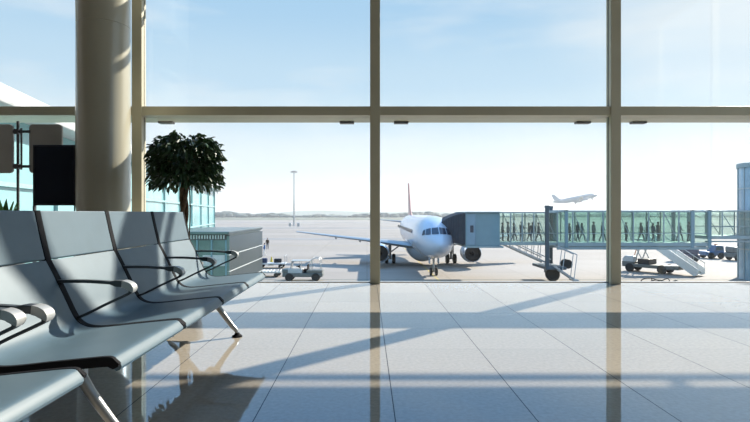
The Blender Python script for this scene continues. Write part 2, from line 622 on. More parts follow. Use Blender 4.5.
# ------------------------------------------------------------------ potted tree
tx, ty = -1.82, 5.28
SZ = .34
tree = thing('ficus_tree', (tx, ty, 0), 'bushy dark green indoor tree with round crown, rising behind the seat row', 'tree')
b = MB().lathe([(.12, 0), (.135, .015), (.165, .36), (.17, .38), (.155, .38), (.15, .345), (.01, .34)], (0, 0, 0), 'z', 32)
b.build('pot', POT, tree, smooth=40)
b = MB()
cyl(b, (0, 0, .345), .148, .02)
b.build('soil', SOIL, tree)
b = MB()
for ph, rr in ((0, .026), (2.1, .024), (4.2, .022)):
    pts = [(.026 * math.cos(ph + i * .42) - .02, .026 * math.sin(ph + i * .42), SZ + i * .0525) for i in range(19)]
    b.tube(pts, [rr * (1 - .014 * i) for i in range(19)], 8)
b.build('trunk', BARK, tree, smooth=60)
b = MB().tube(catmull([(.05, -.02, SZ), (.035, -.02, .55), (.05, -.03, .8), (.045, -.02, 1.05), (.02, 0, 1.3)], 5), .007, 6)
b.build('stem', BARK, tree, smooth=60)['label'] = 'thin separate stem beside the thick trunk'
br = MB()
tips = []
CZt = 1.395     # crown centre above the soil
for k in range(46):
    a = random.uniform(0, 2 * PI)
    e = random.uniform(-.35, .9)
    r = random.uniform(.22, .36)
    tip = Vector((r * math.cos(a) * math.cos(e * .8), r * math.sin(a) * math.cos(e * .8), CZt - .03 + .26 * math.sin(e)))
    st = Vector((.0, 0, 1.16 + random.uniform(0, .12)))
    mid = (st + tip) / 2 + Vector((0, 0, .07))
    br.tube(catmull([st, mid, tip], 3), [.009, .008, .007, .006, .005, .004, .003], 5)
    tips.append(tip)
br.build('branch', BARK, tree, smooth=60)
lf = MB()


def leaf(b, p, d, size, wid):
    d = d.normalized()
    s = d.cross(Vector((0, 0, 1)))
    if s.length < .05:
        s = Vector((1, 0, 0))
    s = s.normalized()
    s = (Matrix.Rotation(random.uniform(-1, 1), 3, d) @ s)
    u = s.cross(d)
    P = [p, p + d * size * .38 + s * wid + u * wid * .35, p + d * size * .75 + s * wid * .75 + u * wid * .2 - Vector((0, 0, size * .08)), p + d * size - Vector((0, 0, size * .22)),
         p + d * size * .75 - s * wid * .75 + u * wid * .2 - Vector((0, 0, size * .08)), p + d * size * .38 - s * wid + u * wid * .35, p + d * size * .5 - Vector((0, 0, size * .04))]
    b.add(P, [(0, 1, 6), (1, 2, 6), (2, 3, 6), (3, 4, 6), (4, 5, 6), (5, 0, 6)])


for k in range(2000):
    # mushroom shaped shell: flat-topped, drooping rim
    a = random.uniform(0, 2 * PI)
    q = random.random()
    rr = math.sqrt(random.uniform(.08, 1)) * .345
    rim_ = rr / .345
    ztop = CZt + .275 * (1 - .62 * rim_ ** 3.0)
    zbot = CZt - .10 - .16 * rim_ ** .8 if rim_ > .3 else CZt - .02
    lump = .012 * math.sin(3 * a + 1) + .015 * math.sin(7 * a + k % 3)
    z = ztop - (ztop - zbot) * (q ** 1.25) + lump * rim_
    rr *= .95 + .05 * math.sin(5 * a + 2)
    p = Vector((rr * math.cos(a), rr * math.sin(a), z))
    d = Vector((math.cos(a) * random.uniform(.2, 1), math.sin(a) * random.uniform(.2, 1), random.uniform(-1.0, .35))) + Vector([random.uniform(-.35, .35) for _ in range(3)])
    leaf(lf, p, d, random.uniform(.06, .095), random.uniform(.015, .023))
lf.build('foliage', LEAF, tree, recalc=False)

# ------------------------------------------------------------------ sign stand, display board, leafy plant
sx, sy = (18 - VX) / FPX * 6.2, 6.2
t = thing('sign_stand', (sx, sy, 0), 'black pole stand clamping two grey rounded panels by the window', 'sign stand')
b = MB().lathe([(.15, 0), (.15, .012), (.03, .03), (.018, .05)], (0, 0, 0), 'z', 28)
b.build('base', ALU_D, t, smooth=30)
b = MB()
cyl(b, (0, 0, 1.0), .016, 1.93)
b.build('pole', ALU_D, t, smooth=40)


def round_rect(w, h, r, n=6):
    pts = []
    for cx_, cy_, a0 in ((w / 2 - r, h / 2 - r, 0), (-w / 2 + r, h / 2 - r, 90), (-w / 2 + r, -h / 2 + r, 180), (w / 2 - r, -h / 2 + r, 270)):
        for k in range(n + 1):
            a = R(a0 + 90 * k / n)
            pts.append((cx_ + r * math.cos(a), cy_ + r * math.sin(a)))
    return pts


zc, ph_ = (1.925 + 1.352) / 2, .575
for dx, wd in ((-.25, .40), (.335, .385)):
    MB().prism([(dx + u, zc + v) for u, v in round_rect(wd, ph_, .045)], -.02, .012).build('sign_panel', SIGN, t, bevel=.003)
b = MB()
for z in (zc + .20, zc - .21):
    b.box((-.045, -.03, z - .016), (.16, -.018, z + .016)).cbox((0, -.018, z), (.05, .05, .06))
b.box((.055, -.045, zc - .25), (.075, -.03, zc + .24))
b.build('clamp', ALU_D, t, bevel=.003)

t = thing('display_board', (-3.50, 5.90, 0), 'black rectangular display board on legs standing next to the column', 'display')
zb, ztp = .965, 1.645
b = MB().box((-.245, -.02, zb), (.235, .02, ztp)).build('board', BLACK, t, bevel=.006)
MB().box((-.225, -.0225, zb + .02), (.215, -.02, ztp - .02)).build('screen', SCREENM, t)
for x in (-.236, .226):
    MB().box((x - .011, -.02, .02), (x + .011, .02, zb + .001)).build('leg', ALU_D, t, bevel=.003)
    MB().box((x - .02, -.20, 0), (x + .02, .20, .022)).build('foot', ALU_D, t, bevel=.004)

t = thing('potted_plant', (-3.78, 5.45, 0), 'green broad-leaved potted plant low beside the black pole', 'plant')
b = MB().lathe([(.13, 0), (.16, .02), (.19, .36), (.20, .38), (.185, .38), (.175, .34), (0.01, .33)], (0, 0, 0), 'z', 28)
b.build('pot', POT, t, smooth=40)
b = MB()
cyl(b, (0, 0, .325), .172, .02)
b.build('soil', SOIL, t)
LEAF2 = mat('fresh_green_leaf', (.10, .26, .05), .4, 0, .35, 8)
for k in range(12):
    a = k * 2.4
    L_ = random.uniform(.55, .85)
    bend = random.uniform(.08, .24)
    l = MB()
    left, mid, right = [], [], []
    for i in range(8):
        s_ = i / 7
        p = Vector((math.cos(a) * bend * (s_ ** 1.6), math.sin(a) * bend * (s_ ** 1.6), .33 + L_ * s_ * (1 - .12 * s_)))
        wv = .055 * math.sin(PI * min(1, s_ * .9 + .1)) + .002
        sd = Vector((-math.sin(a), math.cos(a), 0))
        left.append(p + sd * wv)
        mid.append(p + Vector((math.cos(a), math.sin(a), 0)) * .012)
        right.append(p - sd * wv)
    l.rings([[left[i], mid[i], right[i]] for i in range(8)], caps=False, closed=False)
    l.build('leaf', LEAF2, t, smooth=60, recalc=False)

# ------------------------------------------------------------------ outside: ground
S(MB().box((-700, 7.6, APRON - .5), (900, 470, APRON)).build('ground', apron_material()), 'wide beige concrete apron beyond the windows', 'apron')
S(MB().box((-900, 470, APRON - .5), (1200, 2500, APRON - .02)).build('field', mat('dry_grass', (.12, .125, .085), .95, 0, .3, .05)), 'flat grass field at the far edge of the airport', 'field')
b = MB()
for y, w_ in ((118, 8), (205, 16), (330, 20)):
    b.box((-600, y, APRON), (800, y + w_, APRON + .012))
S(b.build('taxiway', mat('worn_asphalt', (.21, .20, .195), .9, 0, .15, .1)), 'darker asphalt taxiway strips crossing the apron', 'taxiway')
S(MB().box((-60, 46.6, APRON), (36, 46.85, APRON + .012)).build('apron_strip', mat('dark_apron_strip', (.10, .12, .10), .8)), 'thin dark strip across the apron below the windows', 'apron_strip')  # thin dark strip laid across the concrete
b = MB()
b.box((6.25, 30, APRON), (6.45, 90, APRON + .006))
b.box((-40, 96, APRON), (60, 96.3, APRON + .006))
S(b.build('apron_marking', mat('yellow_line_paint', (.36, .29, .12), .8)), 'painted guide lines on the apron under the airliner', 'marking')

# treeline, a continuous belt of crowns nobody could count
tl = MB()
rnd = random.Random(3)
for k in range(900):
    x = rnd.uniform(-760, 980)
    y = rnd.uniform(765, 840)
    h = rnd.uniform(3.5, 6.5) + 2.2 * math.sin(x * .021) + 1.3 * math.sin(x * .083 + 1)
    r = rnd.uniform(4.5, 9)
    h = max(3.0, h)
    c = Vector((x, y, APRON + h * .48))
    rings = []
    for i in range(6):
        ph = -PI / 2 + PI * (i + .05) / 5.1
        rings.append([c + Vector((r * math.cos(ph) * math.cos(2 * PI * q / 8) * rnd.uniform(.8, 1.15), r * .8 * math.cos(ph) * math.sin(2 * PI * q / 8) * rnd.uniform(.8, 1.15), h * .52 * math.sin(ph))) for q in range(8)])
    tl.rings(rings)
o = tl.build('treeline', mat('far_tree_green', (.06, .08, .06), .9, 0, .35, .05), smooth=50)
tag(o, 'low hazy belt of trees along the horizon', 'trees', None, 'stuff')
hl = MB()
prof = []
for k in range(81):
    x = -1300 + k * 37.5
    prof.append((x, max(2, 8 + 5 * math.sin(k * .23) + 3 * math.sin(k * .61 + 2))))
rings = [[(x, 1500, APRON - 1) for x, h in prof], [(x, 1560, APRON + h) for x, h in prof], [(x, 1750, APRON - 1) for x, h in prof]]
hl.rings(rings, caps=False, closed=False)
S(hl.build('hills', mat('far_hill', (.10, .13, .09), .95, 0, .2, .01), smooth=60), 'pale low hills far behind the belt of trees', 'hills')


# ------------------------------------------------------------------ airliner
ST = [(0, .02, 3.14, 3.10), (.12, .30, 3.42, 2.82), (.35, .56, 3.68, 2.58), (.8, .90, 4.02, 2.30), (1.3, 1.17, 4.34, 2.10), (1.9, 1.40, 4.72, 1.95), (2.6, 1.61, 5.12, 1.84),
      (3.4, 1.79, 5.42, 1.76), (4.4, 1.92, 5.62, 1.69), (5.6, 1.975, 5.70, 1.65), (9, 1.975, 5.71, 1.64), (18, 1.975, 5.71, 1.64), (25, 1.975, 5.71, 1.66), (28, 1.86, 5.71, 1.95),
      (31, 1.55, 5.68, 2.55), (34, 1.05, 5.55, 3.40), (36.4, .55, 5.30, 4.20), (37.5, .16, 5.02, 4.72)]


def stn(a):
    for i in range(len(ST) - 1):
        if ST[i][0] <= a <= ST[i + 1][0]:
            t = (a - ST[i][0]) / (ST[i + 1][0] - ST[i][0])
            p = [ST[max(i - 1, 0)], ST[i], ST[i + 1], ST[min(i + 2, len(ST) - 1)]]
            return [ST[i][j] + (ST[i + 1][j] - ST[i][j]) * t for j in (1, 2, 3)]
    return ST[-1][1:]


def surf_y(u, v):
    a = 0
    while a < 6:
        w_, t_, b_ = stn(a)
        c_, h_ = (t_ + b_) / 2, (t_ - b_) / 2
        if (u / w_) ** 2 + ((v - c_) / h_) ** 2 <= 1:
            return a
        a += .01
    return 6


def wing_rings(secs, n=14):
    """secs: list of (leading-edge point, chord, thickness); chord runs along +Y; returns closed airfoil rings"""
    out = []
    for (x, y, z), c, tk, vertical in secs:
        rg = []
        for k in range(n):
            t = 2 * PI * k / n
            s_ = (1 - math.cos(t)) / 2
            hgt = tk * .5 * math.sin(t) * (1.25 - .9 * s_)
            if vertical:
                rg.append((x + hgt, y + c * s_, z))
            else:
                rg.append((x, y + c * s_, z + hgt))
        out.append(rg)
    return out


def make_airliner(loc, label, gear=True, WHITE=WHITE, WINGM=WINGM, FINM=FINM, NAC=NAC):
    root = thing('airliner', loc, label, 'airplane')
    b = MB()
    N = 40
    b.rings([[(w_ * math.cos(2 * PI * k / N), a, (t_ + b_) / 2 + (t_ - b_) / 2 * math.sin(2 * PI * k / N)) for k in range(N)] for a, w_, t_, b_ in
             [(a_, *stn(a_)) for a_ in [q[0] for q in ST]]])
    fus = b.build('fuselage', WHITE, root, smooth=50)
    sub = fus.modifiers.new('s', 'SUBSURF')
    sub.levels = sub.render_levels = 1
    # windscreen panes, each hugging the nose
    for sg in (-1, 1):
        for quad in (((.05, 4.10), (.66, 4.06), (.58, 4.60), (.05, 4.66)), ((.73, 4.05), (1.16, 3.98), (1.02, 4.50), (.66, 4.59)), ((1.21, 3.98), (1.42, 3.92), (1.30, 4.33), (1.09, 4.47))):
            g = MB()
            M_ = 5
            rows = []
            for i in range(M_):
                row = []
                for j in range(M_):
                    s_, t = i / (M_ - 1), j / (M_ - 1)
                    p0 = Vector(quad[0]).lerp(Vector(quad[1]), s_)
                    p1 = Vector(quad[3]).lerp(Vector(quad[2]), s_)
                    p = p0.lerp(p1, t)
                    row.append((sg * p.x, surf_y(p.x, p.y) - .035, p.y + .012))
                rows.append(row)
            g.rings(rows, caps=False, closed=False)
            g.build('windscreen', COCKPIT, fus, smooth=60)
    # cabin windows: one strip of panes per side, and doors
    for sg in (-1, 1):
        g = MB().prism([(0, 3.98), (.24, 3.98), (.24, 4.32), (0, 4.32)], -.02, .02, 'x')
        shear = Matrix(((1, 0, -.11, 0), (0, 1, 0, 0), (0, 0, 1, 0), (0, 0, 0, 1)))
        g.v = [tuple(shear @ Vector((p[0] * sg, p[1], p[2] - 3.98)) + Vector((0, 0, 3.98))) for p in g.v]
        g.v = [(sg * (1.965 + p[0]), p[1], p[2]) for p in g.v]
        me_ = g.mesh('cabin_window', COCKPIT)
        for k in range(44):
            cw = bpy.data.objects.new('cabin_window', me_)
            COL.objects.link(cw)
            cw.parent = fus
            cw.location = (0, 6.6 + k * .53, 0)
    # wings
    for sg in (-1, 1):
        w = MB()
        w.rings(wing_rings([((sg * 1.3, 11.6, 2.35), 7.2, .85, 0), ((sg * 5.0, 14.2, 2.72), 4.5, .50, 0), ((sg * 15.2, 20.6, 3.62), 1.55, .17, 0)]))
        wg = w.build('wing', WINGM, root, smooth=45)
        for u in (4.0, 7.2, 10.2):
            f = MB()
            y0 = 14.9 + (u - 5) * .62 + (2.1 if u < 6 else 1.5)
            z0 = 2.62 + (u - 5) * .088
            f.lathe([(.02, 0), (.14, .5), (.17, 1.2), (.12, 2.1), (.02, 2.9)], (sg * u, y0, z0 - .22), 'y', 12)
            f.build('flap_fairing', WINGM, wg, smooth=50)
        e = MB()
        ec = (sg * 4.95, 11.0, 1.62)
        e.lathe([(0.862, 0.00), (0.933, 0.03), (0.986, 0.20), (1.030, 0.80), (1.021, 1.60), (0.933, 2.60), (0.774, 3.40), (0.546, 4.10), (0.264, 4.60), (0.018, 4.90)], ec, 'y', 36, caps=False)
        en = e.build('engine', NAC, root, smooth=50)
        l = MB()
        l.lathe([(0.827, 0.06), (0.836, 0.00), (0.880, -0.05), (0.942, 0.00), (0.990, 0.17)], ec, 'y', 36, caps=False)
        l.build('intake_lip', LIP, en, smooth=60)
        l = MB()
        l.lathe([(0.827, 0.05), (0.818, 0.50), (0.801, 0.62)], ec, 'y', 36, caps=False)
        cyl(l, (ec[0], ec[1] + .66, ec[2]), .81, .08, 'y', 36)
        l.lathe([(.01, .28), (.10, .36), (.22, .52), (.26, .63)], ec, 'y', 20)
        l.build('fan', FAN, en, smooth=40)
        p = MB()
        p.prism([(12.2, 2.55), (12.6, 2.86), (15.2, 3.02), (16.0, 2.62), (13.6, 2.30)], sg * 4.95 - .09, sg * 4.95 + .09, 'x')
        p.build('pylon', NAC, en)
        s_ = MB()
        s_.rings(wing_rings([((sg * .5, 32.0, 4.62), 3.3, .32, 0), ((sg * 5.0, 35.0, 5.02), 1.4, .12, 0)]))
        s_.build('tailplane', WINGM, root, smooth=45)
    f = MB()
    f.rings(wing_rings([((0, 29.0, 5.55), 6.4, .40, 1), ((0, 31.0, 6.2), 4.8, .36, 1), ((0, 34.6, 10.55), 2.3, .20, 1)]))
    f.build('tail_fin', FINM, root, smooth=45)['label'] = 'upright tail fin'
    MB().lathe([(.02, 11), (1.5, 12.5), (1.9, 14.5), (1.9, 17.5), (1.3, 20), (.02, 22)], (0, 0, 2.35), 'y', 24).build('belly_fairing', WHITE, root, smooth=60)
    if gear:
        g = MB()
        g.tube([(0, 5.0, 1.9), (0, 5.0, .42)], [.10, .085], 12).tube([(0, 5.0, 1.1), (0, 6.0, 1.75)], .05, 8)
        g.tube([(-.30, 5, .38), (.30, 5, .38)], .06, 10)
        ng = g.build('nose_gear', GALV, root, smooth=50)
        for sg in (-1, 1):
            wb = MB().lathe([(.18, -.11), (.33, -.11), (.38, -.06), (.38, .06), (.33, .11), (.18, .11)], (sg * .26, 5, .38), 'x', 24)
            wb.build('wheel', TYRE, ng, smooth=40)
            dr = MB().box((sg * .42 - .015, 4.3, 1.15), (sg * .42 + .015, 5.5, 1.80))
            dr.build('gear_door', WHITE, ng)
        for sg in (-1, 1):
            g = MB()
            g.tube([(sg * 3.6, 17.2, 2.5), (sg * 3.6, 17.2, .58)], [.16, .13], 12).tube([(sg * 3.6, 17.2, 1.3), (sg * 2.2, 17.2, 2.3)], .07, 8)
            g.tube([(sg * 3.6 - .5, 17.2, .56), (sg * 3.6 + .5, 17.2, .56)], .08, 10)
            g.box((sg * 3.6 + sg * .18, 16.5, 1.1), (sg * 3.6 + sg * .22, 17.9, 2.4))
            mg = g.build('main_gear', GALV, root, smooth=50)
            for d in (-.42, .42):
                MB().lathe([(.25, -.19), (.5, -.19), (.57, -.1), (.57, .1), (.5, .19), (.25, .19)], (sg * 3.6 + d, 17.2, .57), 'x', 24).build('wheel', TYRE, mg, smooth=40)
    return root


plane = make_airliner((6.35, 45.0, APRON), 'white parked airliner facing the window with jet bridge at its door')
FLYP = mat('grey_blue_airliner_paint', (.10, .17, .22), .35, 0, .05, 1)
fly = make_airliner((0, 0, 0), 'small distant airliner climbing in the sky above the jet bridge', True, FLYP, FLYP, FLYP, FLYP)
fly.scale = (1.62, 1.62, 1.62)
Mr = Matrix.Rotation(R(96), 4, 'Z') @ Matrix.Rotation(R(-11), 4, 'X') @ Matrix.Rotation(R(8), 4, 'Y')
fly.rotation_euler = Mr.to_euler()
tgt = at(575, 199, 670)
fly.location = tgt - Mr.to_3x3() @ (Vector((0, 18.7, 3.7)) * 1.62)

# ------------------------------------------------------------------ jet bridge
BY0, BY1 = 45.3, 47.9
jb = thing('jet_bridge', (18, 46.5, APRON), 'long glass-walled passenger bridge reaching from the tower to the airliner', 'jet bridge')


def J(x, y, z):
    return (x - 18, y - 46.5, z - APRON)


zt, zf = .92, -1.62
xA, xB, xC = 11.40, 16.4, 29.45     # cab side, inner/outer tunnel joint, step to the rear tunnel
zs = .05
b = MB()
b.box(J(xA, BY0, zt - .02), J(xB + .3, BY1, zt + .10))
b.build('inner_roof', BRIDGEF, jb, bevel=.02)
b = MB().box(J(xB, BY0 - .14, zt + .06), J(xC, BY1 + .14, zt + .22))
b.build('outer_roof', BRIDGEF, jb, bevel=.02)
b = MB().box(J(xA, BY0, zf - .24), J(xB + .3, BY1, zf))
b.build('inner_floor', BRIDGEF, jb, bevel=.02)
b = MB().box(J(xB, BY0 - .14, zf - .34), J(xC, BY1 + .14, zf - .02))
b.box(J(xB, BY0 - .10, zf - .62), J(xC, BY0 + .15, zf - .40)).box(J(xB, BY1 - .15, zf - .62), J(xC, BY1 + .10, zf - .40))
for k in range(10):
    b.box(J(xB + .3 + k * 1.38, BY0 - .05, zf - .45), J(xB + .45 + k * 1.38, BY1 + .05, zf - .34))
b.build('outer_floor', BRIDGEF, jb, bevel=.02)
for (x0, x1, dy, nb, top) in ((xA, xB, 0, 5, zt), (xB, xC, .14, 10, zt + .08)):
    for yy, sg in ((BY0 - dy, 1), (BY1 + dy, -1)):
        y2 = yy + sg * .05
        g = MB().box(J(x0, yy + sg * .02, zf), J(x1, yy + sg * .035, top))
        g.build('glazing', TGLASS if nb == 5 else TGLASS2, jb)
        fr = MB()
        for k in range(nb + 1):
            x = x0 + (x1 - x0) * k / nb
            fr.box(J(x - .05, min(yy, y2), zf), J(x + .05, max(yy, y2), top))
        fr.box(J(x0, min(yy, y2), zf + .75), J(x1, max(yy, y2), zf + .80))
        for k in range(nb):
            if k % 3 != 1:
                continue
            xa, xb = x0 + (x1 - x0) * k / nb, x0 + (x1 - x0) * (k + 1) / nb
            fr.bar(J(xa, (yy + y2) / 2, top), J(xb, (yy + y2) / 2, zf), .06, .04)
        fr.build('window_frame', BRIDGEF, jb)
# portal collars
for x, dy in ((xB + .75, .2), (xC, .22), (28.0, .18)):
    b = MB()
    for y in (BY0 - dy, BY1 + dy - .12):
        b.box(J(x - .14, y, zf - .45), J(x + .14, y + .12, zt + .26))
    b.box(J(x - .14, BY0 - dy, zt + .14), J(x + .14, BY1 + dy, zt + .26))
    b.build('portal_collar', TEALC, jb, bevel=.02)
# rear, smaller tunnel to the tower
xD = 33.4
b = MB().box(J(xC, BY0 + .15, zt + .10), J(xD, BY1 - .15, zt + .24))
b.build('rear_roof', BRIDGEF, jb, bevel=.02)
b = MB().box(J(xC, BY0 + .15, -1.34), J(xD, BY1 - .15, -1.06))
b.box(J(xC, BY0 + .2, -1.62), J(xD, BY0 + .5, -1.50))
b.build('rear_floor', BRIDGEF, jb, bevel=.02)
for yy, sg in ((BY0 + .15, 1), (BY1 - .15, -1)):
    MB().box(J(xC, yy + sg * .02, -1.06), J(xD, yy + sg * .035, zt + .1)).build('glazing', TGLASS, jb)
    fr = MB()
    for k in range(4):
        x = xC + (xD - xC) * k / 3
        fr.box(J(x - .05, min(yy, yy + sg * .05), -1.06), J(x + .05, max(yy, yy + sg * .05), zt + .1))
    fr.box(J(xC, min(yy, yy + sg * .05), -.30), J(xD, max(yy, yy + sg * .05), -.24))
    fr.bar(J(xC + 1.3, yy + sg * .025, zt), J(xC + 2.6, yy + sg * .025, -1.06), .06, .04)
    fr.build('window_frame', BRIDGEF, jb)
# cab: three cladding panels and a dark side window
b = MB().box(J(8.50, 45.0, zf - .30), J(xA, 50.2, zt + .02))
b.build('cab', TEALC, jb, bevel=.05)
MB().box(J(8.56, 44.97, zf - .18), J(9.32, 45.0, zt - .05)).build('cab_panel', BLUEGREY, jb, bevel=.01)
MB().box(J(8.46, 44.94, zf - .30), J(8.56, 45.04, zt + .02)).build('cab_post', TEALC, jb)
MB().box(J(9.32, 44.93, zf - .30), J(9.45, 45.03, zt + .02)).build('cab_post', TEALC, jb)
MB().box(J(8.84, 44.945, -.75), J(9.12, 44.975, -.15)).build('cab_window', COCKPIT, jb, bevel=.01)
MB().box(J(8.4, 44.8, zt + .02), J(xA + .1, 50.3, zt + .12)).build('cab_roof', BRIDGEF, jb, bevel=.03)
MB().box(J(8.5, 44.9, zf - .45), J(xA + .3, 50.3, zf - .30)).build('cab_floor', BRIDGEF, jb, bevel=.02)
# bellows hood, folded fabric ribs from the cab to the fuselage
b = MB()
NR = 11
for k in range(NR):
    s_ = k / (NR - 1)
    for e, sc in ((0, 1.0), (.5, .965)):
        if k == NR - 1 and e:
            continue
rings = []
for k in range(2 * NR - 1):
    s_ = k / (2 * NR - 2)
    x = 8.50 - 1.75 * s_
    ztop = zt - .02 - (.02 + .80 * s_ ** 2.0) - (.05 if k % 2 else 0)
    zbot = zf - .22 + .30 * s_ ** 1.5 + (.04 if k % 2 else 0)
    y0, y1 = 45.3 + 2.4 * s_, 50.0 + .6 * s_
    if k % 2:
        y0 += .06
    rings.append([J(x, y0, zbot), J(x, y1, zbot), J(x, y1, ztop), J(x, (y0 + y1) / 2, ztop + .12), J(x, y0, ztop)])
b.rings(rings)
b.build('bellows', BELLOW, jb)
# lift columns with wheel bogie
px_, py_ = 16.1, 46.5
for x, dy in ((15.34, -1.75), (16.90, 1.75)):
    b = MB().cbox(J(x, 46.5 + dy, -1.14), (.27, .27, 5.2))
    b.cbox(J(x, 46.5 + dy, 1.45), (.33, .33, .22))
    b.build('lift_column', DARKSTEEL, jb, bevel=.02)
b = MB().cbox(J(16.1, 46.5, -3.80), (1.75, 3.8, .24)).cbox(J(16.0, 46.1, -4.1), (.6, 1.0, .5))
b.build('bogie', DARKSTEEL, jb, bevel=.04)
for dy in (-.85, -.42):
    MB().lathe([(.22, -.2), (.52, -.2), (.60, -.1), (.60, .1), (.52, .2), (.22, .2)], J(16.15 + (.1 if dy > -.5 else 0), 46.5 + dy, APRON + .60), 'y', 28).build('wheel', TYRE, jb, smooth=40)
# diagonal trusses under the inner tunnel down to the bogie
for yy in (BY0 + .1, BY1 - .1):
    b = MB().bar(J(12.3, yy, zf - .3), J(15.9, yy, -3.55), .14, .14).bar(J(13.4, yy, zf - .3), J(15.9, yy, -3.1), .08, .08)
    for k in range(5):
        s_ = .25 + k * .16
        p = Vector(J(12.3, yy, zf - .3)).lerp(Vector(J(15.9, yy, -3.55)), s_)
        b.bar(p, (p.x + .1, p.y, zf - .25 - APRON), .05, .05)
    b.build('truss', GALV, jb)
# service stair with landing
b = MB()
SA, SB = Vector((15.9, 0, -3.62)), Vector((17.55, 0, -4.72))
RA, RB = Vector((16.15, 0, -1.90)), Vector((17.80, 0, -2.62))
for yy in (44.5, 45.3):
    b.bar(J(SA.x, yy, SA.z), J(SB.x, yy, SB.z), .08, .14)
for k in range(7):
    p = SA.lerp(SB, (k + .5) / 7)
    b.cbox(J(p.x, 44.9, p.z + .06), (.22, .74, .04))
b.box(J(17.45, 44.45, -4.86), J(17.95, 45.35, -4.74))
b.build('service_stair', GALV, jb)
b = MB()
for yy in (44.5, 45.3):
    b.tube([J(RA.x, yy, RA.z), J(RB.x, yy, RB.z)], .045, 6)
    for q in (.40, 1.0):
        p, r_ = SA.lerp(SB, q), RA.lerp(RB, q)
        b.tube([J(r_.x, yy, r_.z), J(p.x, yy, p.z)], .035, 6)
b.build('handrail', WHITEP, jb)
cr = MB()
cr.lathe([(.05, -.4), (.40, -.4), (.40, .4), (.05, .4)], J(17.55, 46.2, -3.55), 'y', 20)
cr.bar(J(17.0, 46.2, -3.75), J(17.55, 46.2, -3.55), .08)
cr.build('cable_reel', TYRE, jb, smooth=40)

# tower (rotunda)
tw = thing('rotunda_tower', (36.3, 46.6, APRON), 'tall blue-grey glazed tower at the end of the jet bridge', 'tower')
b = MB()
H_ = 4.95 + 5.55
for z0, z1 in ((0, 2.7), (2.76, 5.4), (5.46, 8.1), (8.16, H_ - .5)):
    b.lathe([(2.8, z0), (2.8, z1)], (0, 0, 0), 'z', 48, caps=False)
b.build('cladding', mat('tower_blue_glass', (.17, .32, .42), .12, 0, .2, .7, spec=.8), tw, smooth=30)
b = MB()
for z in (2.73, 5.43, 8.13):
    b.lathe([(2.7, z - .05), (2.84, z - .05), (2.84, z + .05), (2.7, z + .05)], (0, 0, 0), 'z', 48, caps=False)
for k in range(16):
    a = 2 * PI * k / 16
    b.cbox((2.81 * math.cos(a), 2.81 * math.sin(a), H_ / 2 - .25), (.08, .08, H_ - .5), None)
b.build('frame', BRIDGEF, tw)
MB().lathe([(2.9, H_ - .5), (2.9, H_ - .1), (2.4, H_), (.05, H_)], (0, 0, 0), 'z', 48).build('roof', BRIDGEF, tw, smooth=30)

# ------------------------------------------------------------------ people
def person_mesh(name, pose, hgt, cols):
    """standing/walking adult, one continuous skinned surface. x = sideways, facing -Y"""
    s = hgt / 1.75
    st = pose.get('stride', .0)
    la, ra = pose.get('arms', ((.0, .0), (.0, .0)))
    J_ = {}
    V, E, Rr = [], [], []

    def jn(k, p, r, par=None):
        J_[k] = len(V)
        V.append(Vector(p) * s)
        Rr.append((r[0] * s, r[1] * s))
        if par:
            E.append((J_[par], J_[k]))
    jn('pelvis', (0, 0, .95), (.17, .13))
    jn('waist', (0, 0, 1.10), (.165, .125), 'pelvis')
    jn('chest', (0, 0, 1.30), (.19, .135), 'waist')
    jn('neckb', (0, 0, 1.46), (.075, .065), 'chest')
    jn('neck', (0, -.01, 1.52), (.055, .055), 'neckb')
    jn('head', (0, -.02, 1.62), (.078, .095), 'neck')
    jn('top', (0, -.015, 1.71), (.065, .08), 'head')
    for sd, k, (fw, ou) in ((-1, 'l', la), (1, 'r', ra)):
        jn('sh' + k, (sd * .18, 0, 1.42), (.062, .062), 'chest')
        jn('el' + k, (sd * (.24 + ou * .5), -.05 * fw, 1.15 + .03 * fw), (.045, .045), 'sh' + k)
        jn('wr' + k, (sd * (.25 + ou), -.05 - .24 * fw, .93 + .24 * fw), (.033, .033), 'el' + k)
        jn('ha' + k, (sd * (.25 + ou), -.09 - .30 * fw, .86 + .26 * fw), (.036, .026), 'wr' + k)
    for sd, k in ((-1, 'l'), (1, 'r')):
        d = st * sd
        jn('hip' + k, (sd * .095, 0, .86), (.095, .095), 'pelvis')
        jn('kn' + k, (sd * .10, -.05 + d * .20, .50), (.064, .068), 'hip' + k)
        jn('an' + k, (sd * .105, .02 + d * .42, .10), (.042, .05), 'kn' + k)
        jn('to' + k, (sd * .12, -.14 + d * .42, .045), (.045, .035), 'an' + k)
    me = bpy.data.meshes.new('t')
    me.from_pydata(V, E, [])
    o = bpy.data.objects.new('t', me)
    COL.objects.link(o)
    sk = o.modifiers.new('Skin', 'SKIN')
    sk.use_smooth_shade = True
    lay = me.skin_vertices[0].data if me.skin_vertices else None
    if lay is None:
        bm = bmesh.new()
        bm.from_mesh(me)
        bm.verts.layers.skin.verify()
        bm.to_mesh(me)
        bm.free()
        lay = me.skin_vertices[0].data
    for i, r in enumerate(Rr):
        lay[i].radius = r
        lay[i].use_root = (i == 0)
    su = o.modifiers.new('Sub', 'SUBSURF')
    su.levels = su.render_levels = 1
    dg = bpy.context.evaluated_depsgraph_get()
    out = bpy.data.meshes.new_from_object(o.evaluated_get(dg))
    out.name = name
    bpy.data.objects.remove(o)
    out.materials.clear()
    for m_ in cols:
        out.materials.append(m_)
    hands = [V[J_['hal']], V[J_['har']]]
    for p in out.polygons:
        c = p.center
        z = c.z / s
        if z > 1.50 or min((c - h).length for h in hands) < .075 * s:
            p.material_index = 2
        elif z > .93:
            p.material_index = 0
        elif z < .085:
            p.material_index = 3
        else:
            p.material_index = 1
    return out


def cloth(name, c):
    return mat(name, c, .85, 0, .1, 8)


